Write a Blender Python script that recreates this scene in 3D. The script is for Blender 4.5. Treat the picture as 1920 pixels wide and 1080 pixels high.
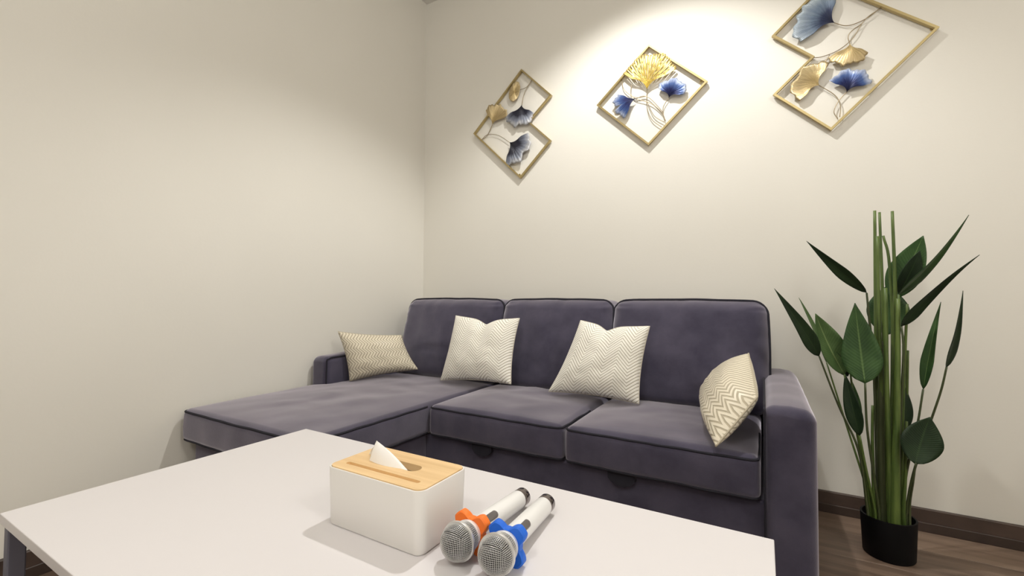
import bpy, bmesh, math, random
from mathutils import Vector, Matrix, noise

random.seed(7)
sc = bpy.context.scene
for o in list(bpy.data.objects):
    bpy.data.objects.remove(o)
COL = sc.collection
PI = math.pi

# ------------------------------------------------------------------ camera
# room axes: x = 0 left wall, y = 0 sofa wall (room lies at y < 0), z = 0 floor, metres
FPX = 823.2
YAW, PITCH, ROLL = math.radians(29.74), math.radians(1.67), math.radians(0.40)
CAM = Vector((2.018, -2.306, 0.88))


def cam_axes():
    cy, sy = math.cos(YAW), math.sin(YAW)
    f = Vector((-sy, cy, 0)); r = Vector((cy, sy, 0)); u = Vector((0, 0, 1))
    f2 = f * math.cos(PITCH) + u * math.sin(PITCH)
    u2 = u * math.cos(PITCH) - f * math.sin(PITCH)
    r3 = r * math.cos(ROLL) + u2 * math.sin(ROLL)
    u3 = u2 * math.cos(ROLL) - r * math.sin(ROLL)
    return r3, u3, f2


RX, UX, FX = cam_axes()
cam = bpy.data.cameras.new('camera')
cam.sensor_width = 36.0
cam.lens = FPX / 1920.0 * 36.0
cam.clip_start = 0.02
camo = bpy.data.objects.new('camera', cam)
COL.objects.link(camo)
mw = Matrix((RX, UX, -FX)).transposed().to_4x4()
mw.translation = CAM
camo.matrix_world = mw
sc.camera = camo

# ------------------------------------------------------------------ light
sc.view_settings.view_transform = 'Standard'
sc.view_settings.look = 'None'
sc.view_settings.gamma = 1.0
sc.view_settings.use_curve_mapping = False
sc.view_settings.exposure = 0.0

world = bpy.data.worlds.new('world')
sc.world = world
world.use_nodes = True
world.node_tree.nodes['Background'].inputs[0].default_value = (0.9, 0.85, 0.8, 1)
world.node_tree.nodes['Background'].inputs[1].default_value = 0.05

CEIL = 2.94


def downlight(x, y, watt, cone=120, blend=0.6, color=(1, .93, .84), size=.035):
    l = bpy.data.lights.new('downlight', 'SPOT')
    l.energy = watt
    l.color = color
    l.spot_size = math.radians(cone)
    l.spot_blend = blend
    l.shadow_soft_size = size
    o = bpy.data.objects.new('downlight', l)
    o.location = (x, y, CEIL - .02)
    COL.objects.link(o)
    return o


LAMP = (1, .985, .945)
downlight(1.54, -.74, 106, 119, .5, LAMP)


def fill_light(x, y, watt):
    """unseen fill light, added behind and beside the camera to brighten the room"""
    l = bpy.data.lights.new('fill_light', 'POINT')
    l.energy = watt
    l.color = LAMP
    l.shadow_soft_size = .18
    o = bpy.data.objects.new('fill_light', l)
    o.location = (x, y, CEIL - .25)
    COL.objects.link(o)


fill_light(1.8, -3.5, 46)  # added fill from behind the camera, lifts walls and front faces
fill_light(4.0, -2.3, 46)  # added fill from the right, evens the wall brightness


# ------------------------------------------------------------------ pixel helpers (1920 x 1080 frame)
def ray(u, v):
    return RX * ((u - 960) / FPX) + UX * (-(v - 540) / FPX) + FX


def on_y(u, v, y):
    d = ray(u, v)
    return CAM + d * ((y - CAM.y) / d.y)


def on_z(u, v, z):
    d = ray(u, v)
    return CAM + d * ((z - CAM.z) / d.z)


def on_x(u, v, x):
    d = ray(u, v)
    return CAM + d * ((x - CAM.x) / d.x)


# ------------------------------------------------------------------ materials
def newmat(name):
    m = bpy.data.materials.new(name)
    m.use_nodes = True
    nt = m.node_tree
    return m, nt, nt.nodes['Principled BSDF']


def setc(b, color=None, rough=None, metal=None, **kw):
    if color is not None:
        b.inputs['Base Color'].default_value = (*color, 1)
    if rough is not None:
        b.inputs['Roughness'].default_value = rough
    if metal is not None:
        b.inputs['Metallic'].default_value = metal
    for k, v in kw.items():
        b.inputs[k].default_value = v


def N(nt, t, **kw):
    n = nt.nodes.new(t)
    for k, v in kw.items():
        setattr(n, k, v)
    return n


def math_node(nt, op, a=None, b=None):
    n = N(nt, 'ShaderNodeMath', operation=op)
    for i, x in enumerate((a, b)):
        if x is None:
            continue
        if isinstance(x, (int, float)):
            n.inputs[i].default_value = x
        else:
            nt.links.new(x, n.inputs[i])
    return n.outputs[0]


def ramp(nt, fac, stops):
    r = N(nt, 'ShaderNodeValToRGB')
    el = r.color_ramp.elements
    while len(el) < len(stops):
        el.new(.5)
    for e, (p, c) in zip(el, stops):
        e.position = p
        e.color = (*c, 1)
    nt.links.new(fac, r.inputs[0])
    return r.outputs[0]


def noise_tex(nt, scale, detail=3, vec=None, rough=.5):
    n = N(nt, 'ShaderNodeTexNoise')
    n.inputs['Scale'].default_value = scale
    n.inputs['Detail'].default_value = detail
    n.inputs['Roughness'].default_value = rough
    if vec is not None:
        nt.links.new(vec, n.inputs['Vector'])
    return n.outputs['Fac']


def objco(nt, scale=(1, 1, 1), which='Object'):
    tc = N(nt, 'ShaderNodeTexCoord')
    mp = N(nt, 'ShaderNodeMapping')
    mp.inputs['Scale'].default_value = scale
    nt.links.new(tc.outputs[which], mp.inputs['Vector'])
    return mp.outputs[0]


def bump(nt, b, height, strength=.2, dist=.002):
    n = N(nt, 'ShaderNodeBump')
    n.inputs['Strength'].default_value = strength
    n.inputs['Distance'].default_value = dist
    nt.links.new(height, n.inputs['Height'])
    nt.links.new(n.outputs[0], b.inputs['Normal'])


def mat_wall():
    m, nt, b = newmat('wall_paint')
    v = objco(nt)
    c = ramp(nt, noise_tex(nt, 1.3, 2, v), [(.3, (.775, .748, .684)), (.7, (.80, .773, .709))])
    nt.links.new(c, b.inputs['Base Color'])
    setc(b, rough=.75)
    bump(nt, b, noise_tex(nt, 90, 4, v), .12, .002)
    return m


def mat_plain(name, color, rough=.5, metal=0, **kw):
    m, nt, b = newmat(name)
    setc(b, color, rough, metal, **kw)
    return m


def mat_velvet():
    m, nt, b = newmat('sofa_velvet')
    v = objco(nt)
    c = ramp(nt, noise_tex(nt, 7, 5, v, .6), [(.3, (.040, .036, .062)), (.7, (.078, .070, .106))])
    nt.links.new(c, b.inputs['Base Color'])
    setc(b, rough=.85)
    b.inputs['Specular IOR Level'].default_value = .15
    b.inputs['Sheen Weight'].default_value = 1.0
    b.inputs['Sheen Roughness'].default_value = .45
    b.inputs['Sheen Tint'].default_value = (.92, .87, .97, 1)
    bump(nt, b, noise_tex(nt, 350, 3, v), .25, .0015)
    return m


def mat_chevron(name, nzig, nstripe, amp, c_hi, c_lo, rough_hi, rough_lo, sheen, duty=.5, bumpd=.003, swap=False):
    """zigzag woven bands across the cushion's own UV"""
    m, nt, b = newmat(name)
    uv = N(nt, 'ShaderNodeTexCoord').outputs['UV']
    sp = N(nt, 'ShaderNodeSeparateXYZ')
    nt.links.new(uv, sp.inputs[0])
    A_, B_ = (1, 0) if swap else (0, 1)
    fr = math_node(nt, 'FRACT', math_node(nt, 'MULTIPLY', sp.outputs[A_], nzig))
    tri = math_node(nt, 'ABSOLUTE', math_node(nt, 'SUBTRACT', fr, .5))
    ph = math_node(nt, 'ADD', math_node(nt, 'MULTIPLY', sp.outputs[B_], nstripe),
                   math_node(nt, 'MULTIPLY', tri, amp))
    st = math_node(nt, 'FRACT', ph)
    tri2 = math_node(nt, 'ABSOLUTE', math_node(nt, 'SUBTRACT', st, .5))      # 0..0.5
    mask = N(nt, 'ShaderNodeMapRange')
    mask.inputs['From Min'].default_value = duty * .5 - .06
    mask.inputs['From Max'].default_value = duty * .5 + .06
    nt.links.new(tri2, mask.inputs['Value'])
    c = ramp(nt, mask.outputs[0], [(0, c_lo), (1, c_hi)])
    nt.links.new(c, b.inputs['Base Color'])
    rr = N(nt, 'ShaderNodeMapRange')
    rr.inputs['To Min'].default_value = rough_lo
    rr.inputs['To Max'].default_value = rough_hi
    nt.links.new(mask.outputs[0], rr.inputs['Value'])
    nt.links.new(rr.outputs[0], b.inputs['Roughness'])
    b.inputs['Sheen Weight'].default_value = sheen
    bump(nt, b, mask.outputs[0], .6, bumpd)
    return m


def mat_wood(name, ca, cb, rough, sx, sy, rand=.0, scale=1.0):
    m, nt, b = newmat(name)
    tc = N(nt, 'ShaderNodeTexCoord')
    oi = N(nt, 'ShaderNodeObjectInfo')
    add = N(nt, 'ShaderNodeVectorMath', operation='ADD')
    nt.links.new(tc.outputs['Object'], add.inputs[0])
    cmb = N(nt, 'ShaderNodeCombineXYZ')
    off = math_node(nt, 'MULTIPLY', oi.outputs['Random'], 37.0)
    for i in range(3):
        nt.links.new(off, cmb.inputs[i])
    nt.links.new(cmb.outputs[0], add.inputs[1])
    mp = N(nt, 'ShaderNodeMapping')
    mp.inputs['Scale'].default_value = (sx, sy, 6)
    nt.links.new(add.outputs[0], mp.inputs['Vector'])
    f = noise_tex(nt, scale, 6, mp.outputs[0], .62)
    if rand:
        f = math_node(nt, 'ADD', f, math_node(nt, 'MULTIPLY', math_node(nt, 'SUBTRACT', oi.outputs['Random'], .5), rand))
    c = ramp(nt, f, [(.3, ca), (.72, cb)])
    nt.links.new(c, b.inputs['Base Color'])
    setc(b, rough=rough)
    bump(nt, b, f, .1, .001)
    return m


def mat_leaf(name, ca, cb, rib):
    """u across, v along: paler midrib, fine side veins"""
    m, nt, b = newmat(name)
    uv = N(nt, 'ShaderNodeTexCoord').outputs['UV']
    sp = N(nt, 'ShaderNodeSeparateXYZ')
    nt.links.new(uv, sp.inputs[0])
    d = math_node(nt, 'ABSOLUTE', math_node(nt, 'SUBTRACT', sp.outputs[0], .5))
    wv = math_node(nt, 'SINE', math_node(nt, 'MULTIPLY', math_node(nt, 'SUBTRACT', sp.outputs[1], math_node(nt, 'MULTIPLY', d, .35)), 150))
    f = math_node(nt, 'ADD', noise_tex(nt, 14, 3, objco(nt)), math_node(nt, 'MULTIPLY', wv, .06))
    c = ramp(nt, f, [(.3, ca), (.7, cb)])
    mr = N(nt, 'ShaderNodeMapRange')
    mr.inputs['From Min'].default_value = .012
    mr.inputs['From Max'].default_value = .035
    mr.inputs['To Min'].default_value = 1
    mr.inputs['To Max'].default_value = 0
    nt.links.new(d, mr.inputs['Value'])
    mx = N(nt, 'ShaderNodeMixRGB')
    nt.links.new(mr.outputs[0], mx.inputs[0])
    nt.links.new(c, mx.inputs[1])
    mx.inputs[2].default_value = (*rib, 1)
    nt.links.new(mx.outputs[0], b.inputs['Base Color'])
    setc(b, rough=.5)
    b.inputs['Specular IOR Level'].default_value = .3
    bump(nt, b, wv, .15, .001)
    return m


def mat_ginkgo(name, stops, metal, rough, ribs=60):
    """u = angle, v = radius of the metal fan leaf"""
    m, nt, b = newmat(name)
    uv = N(nt, 'ShaderNodeTexCoord').outputs['UV']
    sp = N(nt, 'ShaderNodeSeparateXYZ')
    nt.links.new(uv, sp.inputs[0])
    nz = noise_tex(nt, 22, 3, objco(nt))
    f = math_node(nt, 'ADD', sp.outputs[1], math_node(nt, 'MULTIPLY', math_node(nt, 'SUBTRACT', nz, .5), .35))
    nt.links.new(ramp(nt, f, stops), b.inputs['Base Color'])
    setc(b, rough=rough, metal=metal)
    wv = math_node(nt, 'SINE', math_node(nt, 'MULTIPLY', sp.outputs[0], ribs * 2 * PI))
    bump(nt, b, wv, .5, .0015)
    return m


M_WALL = mat_wall()
M_CEIL = mat_plain('ceiling_paint', (.82, .80, .76), .8)
M_VELVET = mat_velvet()
M_PIPE = mat_plain('sofa_piping', (.012, .011, .020), .9)
M_BLACK = mat_plain('black_plastic', (.003, .003, .004), .6, 0, **{'Specular IOR Level': .2})
M_SOIL = mat_plain('potting_soil', (.012, .010, .008), .95)
M_WHITE = mat_plain('white_laminate', (.72, .69, .70), .33)
M_STEEL = mat_plain('table_leg_paint', (.13, .13, .17), .5)
M_BOX = mat_plain('white_plastic', (.80, .775, .75), .42)
M_BAMBOO = mat_wood('bamboo', (.70, .46, .22), (.86, .62, .34), .45, 4, 70)
M_TISSUE = mat_plain('tissue_paper', (.96, .95, .94), .9)
M_FLOOR = mat_wood('floor_wood', (.115, .075, .053), (.25, .175, .128), .45, 2.2, 26, .35)
M_BASE = mat_wood('baseboard_wood', (.045, .028, .022), (.10, .066, .052), .5, 3, 3)
M_BASE2 = mat_wood('baseboard_dark', (.030, .018, .014), (.06, .038, .03), .5, 3, 3)
M_GOLD = mat_plain('gold_metal', (.50, .40, .20), .34, .85)
M_STEM = mat_plain('bronze_wire', (.36, .29, .19), .4, .8)
M_IVORY = mat_chevron('ivory_chevron', 3.4, 23, 7, (.98, .95, .87), (.58, .53, .44), .8, .9, .2, .28)
M_CHAMP = mat_chevron('champagne_chevron', 4.6, 21, 2.8, (.78, .71, .57), (.47, .41, .30), .42, .6, .1, .40, .003, True)
M_SILVER = mat_plain('mic_grille_metal', (.72, .71, .70), .35, .75)
M_FOAM = mat_plain('mic_foam', (.012, .011, .012), .95)
M_MICW = mat_plain('mic_white', (.84, .83, .82), .25)
M_CHROME = mat_plain('dark_chrome', (.20, .17, .165), .16, .95)
M_SWITCH = mat_plain('mic_switch_grey', (.13, .115, .11), .4)
M_ORANGE = mat_plain('orange_rubber', (.95, .20, .02), .5)
M_BLUE = mat_plain('blue_rubber', (.01, .14, .72), .5)
M_LEAF = mat_leaf('leaf_green', (.018, .048, .014), (.045, .10, .028), (.11, .19, .06))
M_LEAF2 = mat_leaf('leaf_pale_green', (.05, .10, .03), (.10, .17, .06), (.19, .27, .10))
M_LEAF3 = mat_leaf('leaf_dark_green', (.008, .020, .008), (.017, .038, .013), (.024, .048, .016))
M_STALK = mat_wood('stalk_green', (.045, .085, .016), (.14, .20, .045), .45, 60, 60)
M_STALK2 = mat_wood('stalk_olive', (.035, .045, .015), (.08, .10, .04), .5, 60, 60)
M_NAVY = mat_ginkgo('navy_leaf_enamel', [(.2, (.006, .006, .014)), (.55, (.014, .014, .032)), (.8, (.20, .22, .28)), (1, (.52, .52, .54))], .2, .4)
M_BLUEL = mat_ginkgo('blue_leaf_enamel', [(.1, (.006, .007, .035)), (.5, (.014, .022, .12)), (.78, (.07, .13, .34)), (1, (.50, .56, .72))], .25, .34)
M_PALEB = mat_ginkgo('pale_blue_leaf_enamel', [(.1, (.02, .022, .055)), (.42, (.04, .055, .12)), (.65, (.17, .23, .32)), (1, (.42, .48, .53))], .25, .4)
M_GOLDL = mat_ginkgo('gold_leaf', [(.0, (.60, .46, .22)), (1, (.60, .48, .28))], .75, .38)
M_YELL = mat_ginkgo('yellow_gold_leaf', [(.0, (.80, .58, .10)), (1, (.78, .60, .22))], .6, .35)


# ------------------------------------------------------------------ object helpers
def link(o, parent=None):
    COL.objects.link(o)
    if parent is not None:
        o.parent = parent
    return o


def mesh(name, verts, faces, mat, parent=None, smooth=True, uvs=None, origin=None):
    """vertices in world metres; with a parent the mesh is stored relative to the parent's root empty"""
    me = bpy.data.meshes.new(name)
    off = Vector((0, 0, 0))
    if parent is not None:
        off = root_loc(parent)
    me.from_pydata([tuple(Vector(v) - off) for v in verts], [], faces)
    me.materials.append(mat)
    if uvs is not None:
        lay = me.uv_layers.new(name='UVMap')
        for lp in me.loops:
            lay.data[lp.index].uv = uvs[lp.vertex_index]
    if smooth:
        me.polygons.foreach_set('use_smooth', [True] * len(me.polygons))
    me.update()
    return link(bpy.data.objects.new(name, me), parent)


def root_loc(o):
    p = Vector((0, 0, 0))
    while o is not None:
        p += o.location
        o = o.parent
    return p


def from_bm(name, bm, mat, parent=None, smooth=True):
    bmesh.ops.recalc_face_normals(bm, faces=bm.faces)
    off = root_loc(parent) if parent is not None else Vector((0, 0, 0))
    bmesh.ops.translate(bm, verts=bm.verts, vec=-off)
    me = bpy.data.meshes.new(name)
    bm.to_mesh(me)
    bm.free()
    me.materials.append(mat)
    if smooth:
        me.polygons.foreach_set('use_smooth', [True] * len(me.polygons))
    return link(bpy.data.objects.new(name, me), parent)


def thing(name, loc, label, cat, group=None):
    o = bpy.data.objects.new(name, None)
    o.empty_display_size = .05
    o.location = loc
    return tag(link(o), label, cat, group)


def tag(o, label, cat, group=None):
    o['label'] = label
    o['category'] = cat
    if group:
        o['group'] = group
    return o


def struct(o):
    o['kind'] = 'structure'
    return o


def box_bm(x0, x1, y0, y1, z0, z1, bevel=0, seg=2):
    bm = bmesh.new()
    bmesh.ops.create_cube(bm, size=1)
    for v in bm.verts:
        v.co = Vector(((x0 + x1) / 2 + v.co.x * (x1 - x0), (y0 + y1) / 2 + v.co.y * (y1 - y0), (z0 + z1) / 2 + v.co.z * (z1 - z0)))
    if bevel:
        bmesh.ops.bevel(bm, geom=bm.edges[:], offset=bevel, segments=seg, affect='EDGES', profile=.5)
    return bm


def soft_box(x0, x1, y0, y1, z0, z1, r, step=.03, nb=5, fn=None):
    """rounded box on a fine grid; fn(p, s) moves each point, s = its place in -1..1"""
    def lin(a, b):
        c = [a + r * (1 - math.tan(k / nb * PI / 4)) for k in range(nb, 0, -1)]
        n = max(2, int((b - a - 2 * r) / step))
        c += [a + r + (b - a - 2 * r) * i / n for i in range(n + 1)]
        c += [b - r * (1 - math.tan(k / nb * PI / 4)) for k in range(1, nb + 1)]
        return c
    X, Y, Z = lin(x0, x1), lin(y0, y1), lin(z0, z1)
    verts, faces, idx = [], [], {}

    def vid(p):
        k = tuple(round(c, 6) for c in p)
        if k not in idx:
            q = Vector((min(max(p[0], x0 + r), x1 - r), min(max(p[1], y0 + r), y1 - r), min(max(p[2], z0 + r), z1 - r)))
            d = Vector(p) - q
            w = q + d.normalized() * r if d.length > 1e-9 else Vector(p)
            s = Vector([max(-1, min(1, c)) for c in ((w.x - x0) / (x1 - x0) * 2 - 1, (w.y - y0) / (y1 - y0) * 2 - 1, (w.z - z0) / (z1 - z0) * 2 - 1)])
            if fn:
                w = fn(w, s)
            idx[k] = len(verts)
            verts.append(w)
        return idx[k]

    def grid(A, B, mk, flip):
        for i in range(len(A) - 1):
            for j in range(len(B) - 1):
                f = [vid(mk(A[i], B[j])), vid(mk(A[i + 1], B[j])), vid(mk(A[i + 1], B[j + 1])), vid(mk(A[i], B[j + 1]))]
                faces.append(f[::-1] if flip else f)
    grid(X, Y, lambda a, b: (a, b, z1), False)
    grid(X, Y, lambda a, b: (a, b, z0), True)
    grid(X, Z, lambda a, b: (a, y0, b), False)
    grid(X, Z, lambda a, b: (a, y1, b), True)
    grid(Y, Z, lambda a, b: (x1, a, b), False)
    grid(Y, Z, lambda a, b: (x0, a, b), True)
    return verts, faces


def catmull(pts, n=8):
    P = [Vector(p) for p in pts]
    if len(P) < 3:
        return [P[0].lerp(P[-1], i / n) for i in range(n + 1)]
    P = [P[0] * 2 - P[1]] + P + [P[-1] * 2 - P[-2]]
    out = []
    for i in range(1, len(P) - 2):
        a, b, c, d = P[i - 1:i + 3]
        for k in range(n):
            t = k / n
            out.append(.5 * (2 * b + (c - a) * t + (2 * a - 5 * b + 4 * c - d) * t * t + (3 * b - a - 3 * c + d) * t ** 3))
    out.append(P[-2])
    return out


def densify(pts, step=.02):
    out = []
    for a, b in zip(pts[:-1], pts[1:]):
        a, b = Vector(a), Vector(b)
        n = max(1, int((b - a).length / step))
        out += [a.lerp(b, i / n) for i in range(n)]
    return out + [Vector(pts[-1])]


def tube_geo(path, rad, n=8, closed=False):
    P = [Vector(p) for p in path]
    m = len(P)
    verts, faces = [], []
    up = Vector((0, 0, 1))
    prev = None
    for i, p in enumerate(P):
        a = P[i - 1] if (i > 0 or closed) else P[i]
        b = P[(i + 1) % m] if (i < m - 1 or closed) else P[i]
        t = (b - a).normalized()
        if prev is None:
            s = t.cross(up)
            if s.length < .05:
                s = t.cross(Vector((1, 0, 0)))
        else:
            s = prev - t * prev.dot(t)
        s.normalize()
        prev = s
        w = t.cross(s)
        r = rad(i / max(1, m - 1)) if callable(rad) else rad
        for k in range(n):
            an = 2 * PI * k / n
            verts.append(p + (s * math.cos(an) + w * math.sin(an)) * r)
    rows = m if closed else m - 1
    for i in range(rows):
        for k in range(n):
            a, b = i * n + k, i * n + (k + 1) % n
            c, d = ((i + 1) % m) * n + (k + 1) % n, ((i + 1) % m) * n + k
            faces.append([a, b, c, d])
    if not closed:
        faces.append(list(range(n))[::-1])
        faces.append([(m - 1) * n + k for k in range(n)])
    return verts, faces


def tube(name, path, rad, mat, parent, n=8, closed=False):
    v, f = tube_geo(path, rad, n, closed)
    return mesh(name, v, f, mat, parent)


def lathe(name, prof, mat, parent, origin, axis=(0, 0, 1), n=40, ref=None):
    """profile of (radius, height) turned about an axis through origin"""
    A = Vector(axis).normalized()
    s = A.cross(Vector((0, 0, 1)) if abs(A.z) < .9 else Vector((1, 0, 0))).normalized()
    w = A.cross(s)
    O = Vector(origin)
    verts, faces = [], []
    for r, h in prof:
        for k in range(n):
            an = 2 * PI * k / n
            verts.append(O + A * h + (s * math.cos(an) + w * math.sin(an)) * max(r, 1e-5))
    for i in range(len(prof) - 1):
        for k in range(n):
            faces.append([i * n + k, i * n + (k + 1) % n, (i + 1) * n + (k + 1) % n, (i + 1) * n + k])
    o = mesh(name, verts, faces, mat, parent)
    md = o.modifiers.new('edges', 'EDGE_SPLIT')
    md.split_angle = math.radians(40)
    return o


# ------------------------------------------------------------------ the room
RXM, RYM = 4.6, -4.5
struct(from_bm('wall_back', box_bm(-.1, RXM + .1, 0, .1, 0, CEIL), M_WALL, smooth=False))
struct(from_bm('wall_left', box_bm(-.1, 0, RYM - .1, 0, 0, CEIL), M_WALL, smooth=False))
struct(from_bm('wall_right', box_bm(RXM, RXM + .1, RYM - .1, 0, 0, CEIL), M_WALL, smooth=False))
struct(from_bm('wall_front', box_bm(0, RXM, RYM - .1, RYM, 0, CEIL), M_WALL, smooth=False))
struct(from_bm('ceiling', box_bm(-.1, RXM + .1, RYM - .1, .1, CEIL, CEIL + .1), M_CEIL, smooth=False))
floor = struct(from_bm('floor', box_bm(-.1, RXM + .1, RYM - .1, .1, -.06, -.006), M_BASE2, smooth=False))

# floor planks, laid along the sofa wall
PW, PL = .19, 1.22
plank_me = {}
row = 0
y = -.0
while y > RYM + .01:
    w = min(PW, y - RYM)
    x = -(row * .43 % 1.0) * PL
    while x < RXM - .01:
        a, b = max(x, 0), min(x + PL, RXM)
        if b - a > .02:
            key = (round(b - a, 3), round(w, 3))
            if key not in plank_me:
                bm = box_bm(-(b - a) / 2 + .0008, (b - a) / 2 - .0008, -w / 2 + .0008, w / 2 - .0008, -.006, 0, .0009, 1)
                bmesh.ops.recalc_face_normals(bm, faces=bm.faces)
                me = bpy.data.meshes.new('plank')
                bm.to_mesh(me)
                bm.free()
                me.materials.append(M_FLOOR)
                plank_me[key] = me
            o = link(bpy.data.objects.new('plank', plank_me[key]), floor)
            o.location = ((a + b) / 2, y - w / 2, 0)
        x += PL
    y -= PW
    row += 1

BBH = .086
bb = struct(from_bm('baseboard_back', box_bm(.016, RXM, -.016, 0, .0, BBH, .003, 1), M_BASE, smooth=False))
from_bm('shoe_strip', box_bm(.016, RXM, -.022, -.0155, 0, .036, .002, 1), M_BASE2, bb, smooth=False)
bb = struct(from_bm('baseboard_left', box_bm(0, .016, RYM, 0, .0, BBH, .003, 1), M_BASE, smooth=False))
from_bm('shoe_strip', box_bm(.0155, .022, RYM, -.022, 0, .036, .002, 1), M_BASE2, bb, smooth=False)

# ------------------------------------------------------------------ sofa
sofa = thing('sectional_sofa', (1.08, -.45, 0), 'dark grey-violet velvet sectional sofa with a chaise on its left end', 'sofa')
SEAT, CB = .445, .318        # seat top, underside of the seat cushions
XL, X1, X2, X3, XR = .135, .805, 1.412, 2.012, 2.142
YF, YCH = -.885, -1.435


def nz(p, s, k):
    return noise.noise(Vector(p) * s + Vector((k * 7.3, k * 3.1, k)))


def part_soft(name, dims, r, fn=None, step=.03, parent=sofa, mat=M_VELVET):
    v, f = soft_box(*dims, r, step, 5, fn)
    return mesh(name, v, f, mat, parent)


def base_fn(p, s):
    return p + Vector((0, 0, .002 * nz(p, 9, 1)))


part_soft('base', (XL - .02, X3 + .01, YF + .03, -.03, .05, CB), .012, base_fn, .06)
part_soft('chaise_base', (.055, X1 - .03, YCH + .035, YF + .035, .05, CB), .012, base_fn, .06)
part_soft('back_frame', (.10, X3 + .015, -.17, -.025, .25, .72), .03, None, .06)


def seat_fn(k, crown, front=.006):
    def fn(p, s):
        q = Vector(p)
        ex = (1 - s.x ** 4) * (1 - s.y ** 4)
        if s.z > 0:
            q.z += crown * (1 - s.x * s.x) ** .7 * (1 - s.y * s.y) ** .7 * s.z
        if s.y < -.6:
            q.y -= front * (1 - s.x ** 4) * (1 - s.z * s.z) * (-s.y - .6) / .4
        q += Vector((0, 0, 1)) * (.006 * nz(p, 8, k) + .003 * nz(p, 19, k + 5)) * ex
        # short gathers along the front seam
        if s.y < -.9:
            q.y -= .0015 * math.sin(p.x * 170 + 3 * nz(p, 14, k)) * (1 - s.z * s.z)
        return q
    return fn


def edge_piping(c, x0, x1, y0, ya, yb, z0, z1, k):
    """piping round the front of a seat cushion, on its upper and lower edge"""
    r = .026
    for zz in (z1 - .010, z0 + .010):
        pts = [(x0 + .005, ya, zz)]
        for i in range(7):
            an = math.radians(180 + 15 * i)
            pts.append((x0 + r + (r - .005) * math.cos(an), y0 + r + (r - .005) * math.sin(an), zz))
        for i in range(7):
            an = math.radians(270 + 15 * i)
            pts.append((x1 - r + (r - .005) * math.cos(an), y0 + r + (r - .005) * math.sin(an), zz))
        pts.append((x1 - .005, yb, zz))
        P = densify(pts)
        P = [p + Vector((0, -.003 * max(0, 1 - abs((p.x - (x0 + x1) / 2) / (x1 - x0) * 2) ** 4) if p.y < y0 + .01 else 0, .0025 * nz(p, 12, k))) for p in P]
        tube('piping', P, .0042, M_PIPE, c, 6)


for k, (a, b) in enumerate(((X1, X2), (X2, X3))):
    d = (a + .003, b - .003, YF, -.28, CB, SEAT)
    c = part_soft('seat_cushion', d, .026, seat_fn(k + 1, .026), .025)
    edge_piping(c, d[0], d[1], YF, YF + .3, YF + .3, CB, SEAT, k)
d = (.022, X1 - .003, YCH, -.28, CB, SEAT)
c = part_soft('chaise_cushion', d, .026, seat_fn(5, .022), .03)
edge_piping(c, d[0], d[1], YCH, -.9, YF + .01, CB, SEAT, 9)


# back cushions: leaning, plump, gathered at the side seams
def back_cushion(k, x0, x1):
    z0, z1 = SEAT - .005, .893
    y0, y1 = -.392, -.19
    lean = math.radians(12.5)

    def shape(p):
        dz = p.z - z0
        return Vector((p.x, p.y + math.sin(lean) * dz, z0 + math.cos(lean) * dz + .002))

    def fn(p, s):
        q = Vector(p)
        fx, fz = 1 - s.x * s.x, 1 - s.z * s.z
        if s.y < 0:
            q.y -= .050 * fx ** .6 * fz ** .55 * (1 - .25 * s.z) * (-s.y)
            # gathers running in from the side seams and a few long creases
            edge = math.exp(-(1 - abs(s.x)) * 9) * (1 if s.z > -.3 else .4)
            q.y += .009 * edge * math.sin(p.z * 240 + 4 * nz(p, 10, k)) * (1 - abs(s.x) ** 12)
            cr = abs(((s.z + .45) - .25 * math.sin(s.x * 2.2 + k * 1.7)))
            q.y += .012 * math.exp(-(cr / .045) ** 2) * fx * fz * (.4 + .6 * max(0, math.sin(s.x * 3 + k * 2)))
            q.y += .013 * nz(p, 6, k + 10) * fx * fz + .006 * nz((p.x * 2.5, p.y, p.z), 9, k + 20) * fx
            cr2 = abs((s.x - (.45 - .3 * k + .5)) * .7 + (s.z - .5) * .5)
            q.y += .006 * math.exp(-(cr2 / .035) ** 2) * fx * fz * max(0, s.z)
        if s.z > .5:
            q.z += (.006 * fx + .0035 * nz(p, 9, k + 3)) * (s.z - .5) * 2
        if abs(s.x) > .6:
            q.x += math.copysign(.007 * fz, s.x) * (abs(s.x) - .6) / .4 - (math.copysign(.0, s.x))
        return shape(q)
    v, f = soft_box(x0, x1, y0, y1, z0, z1, .048, .02, 6, fn)
    c = mesh('back_cushion', v, f, M_VELVET, sofa)
    # piping around the front face
    r, pts = .05, []
    xa, xb, za, zb = x0 + .0015, x1 - .0015, z0 + .01, z1 - .0015
    for cx, cz, a0 in ((xb - r, zb - r, 0), (xa + r, zb - r, 90), (xa + r, za + r, 180), (xb - r, za + r, 270)):
        for i in range(7):
            a = math.radians(a0 + i * 15)
            pts.append((cx + r * math.cos(a), cz + r * math.sin(a)))
    path = []
    for i, (a, b) in enumerate(pts):
        a2, b2 = pts[(i + 1) % len(pts)]
        n = max(1, int(math.hypot(a2 - a, b2 - b) / .03))
        for j in range(n):
            t = j / n
            px, pz = a + (a2 - a) * t, b + (b2 - b) * t
            s = Vector(((px - x0) / (x1 - x0) * 2 - 1, 0, (pz - z0) / (z1 - z0) * 2 - 1))
            q = Vector((px, y0 + .03, pz))
            if s.z > .5:
                q.z += (.008 * (1 - s.x * s.x) + .0035 * nz(q, 9, k + 3)) * (s.z - .5) * 2
            q.x += math.copysign(.007 * (1 - s.z * s.z), s.x) if abs(s.x) > .9 else 0
            path.append(shape(q))
    tube('piping', path, .0058, M_PIPE, c, 6, True)
    return c


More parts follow.
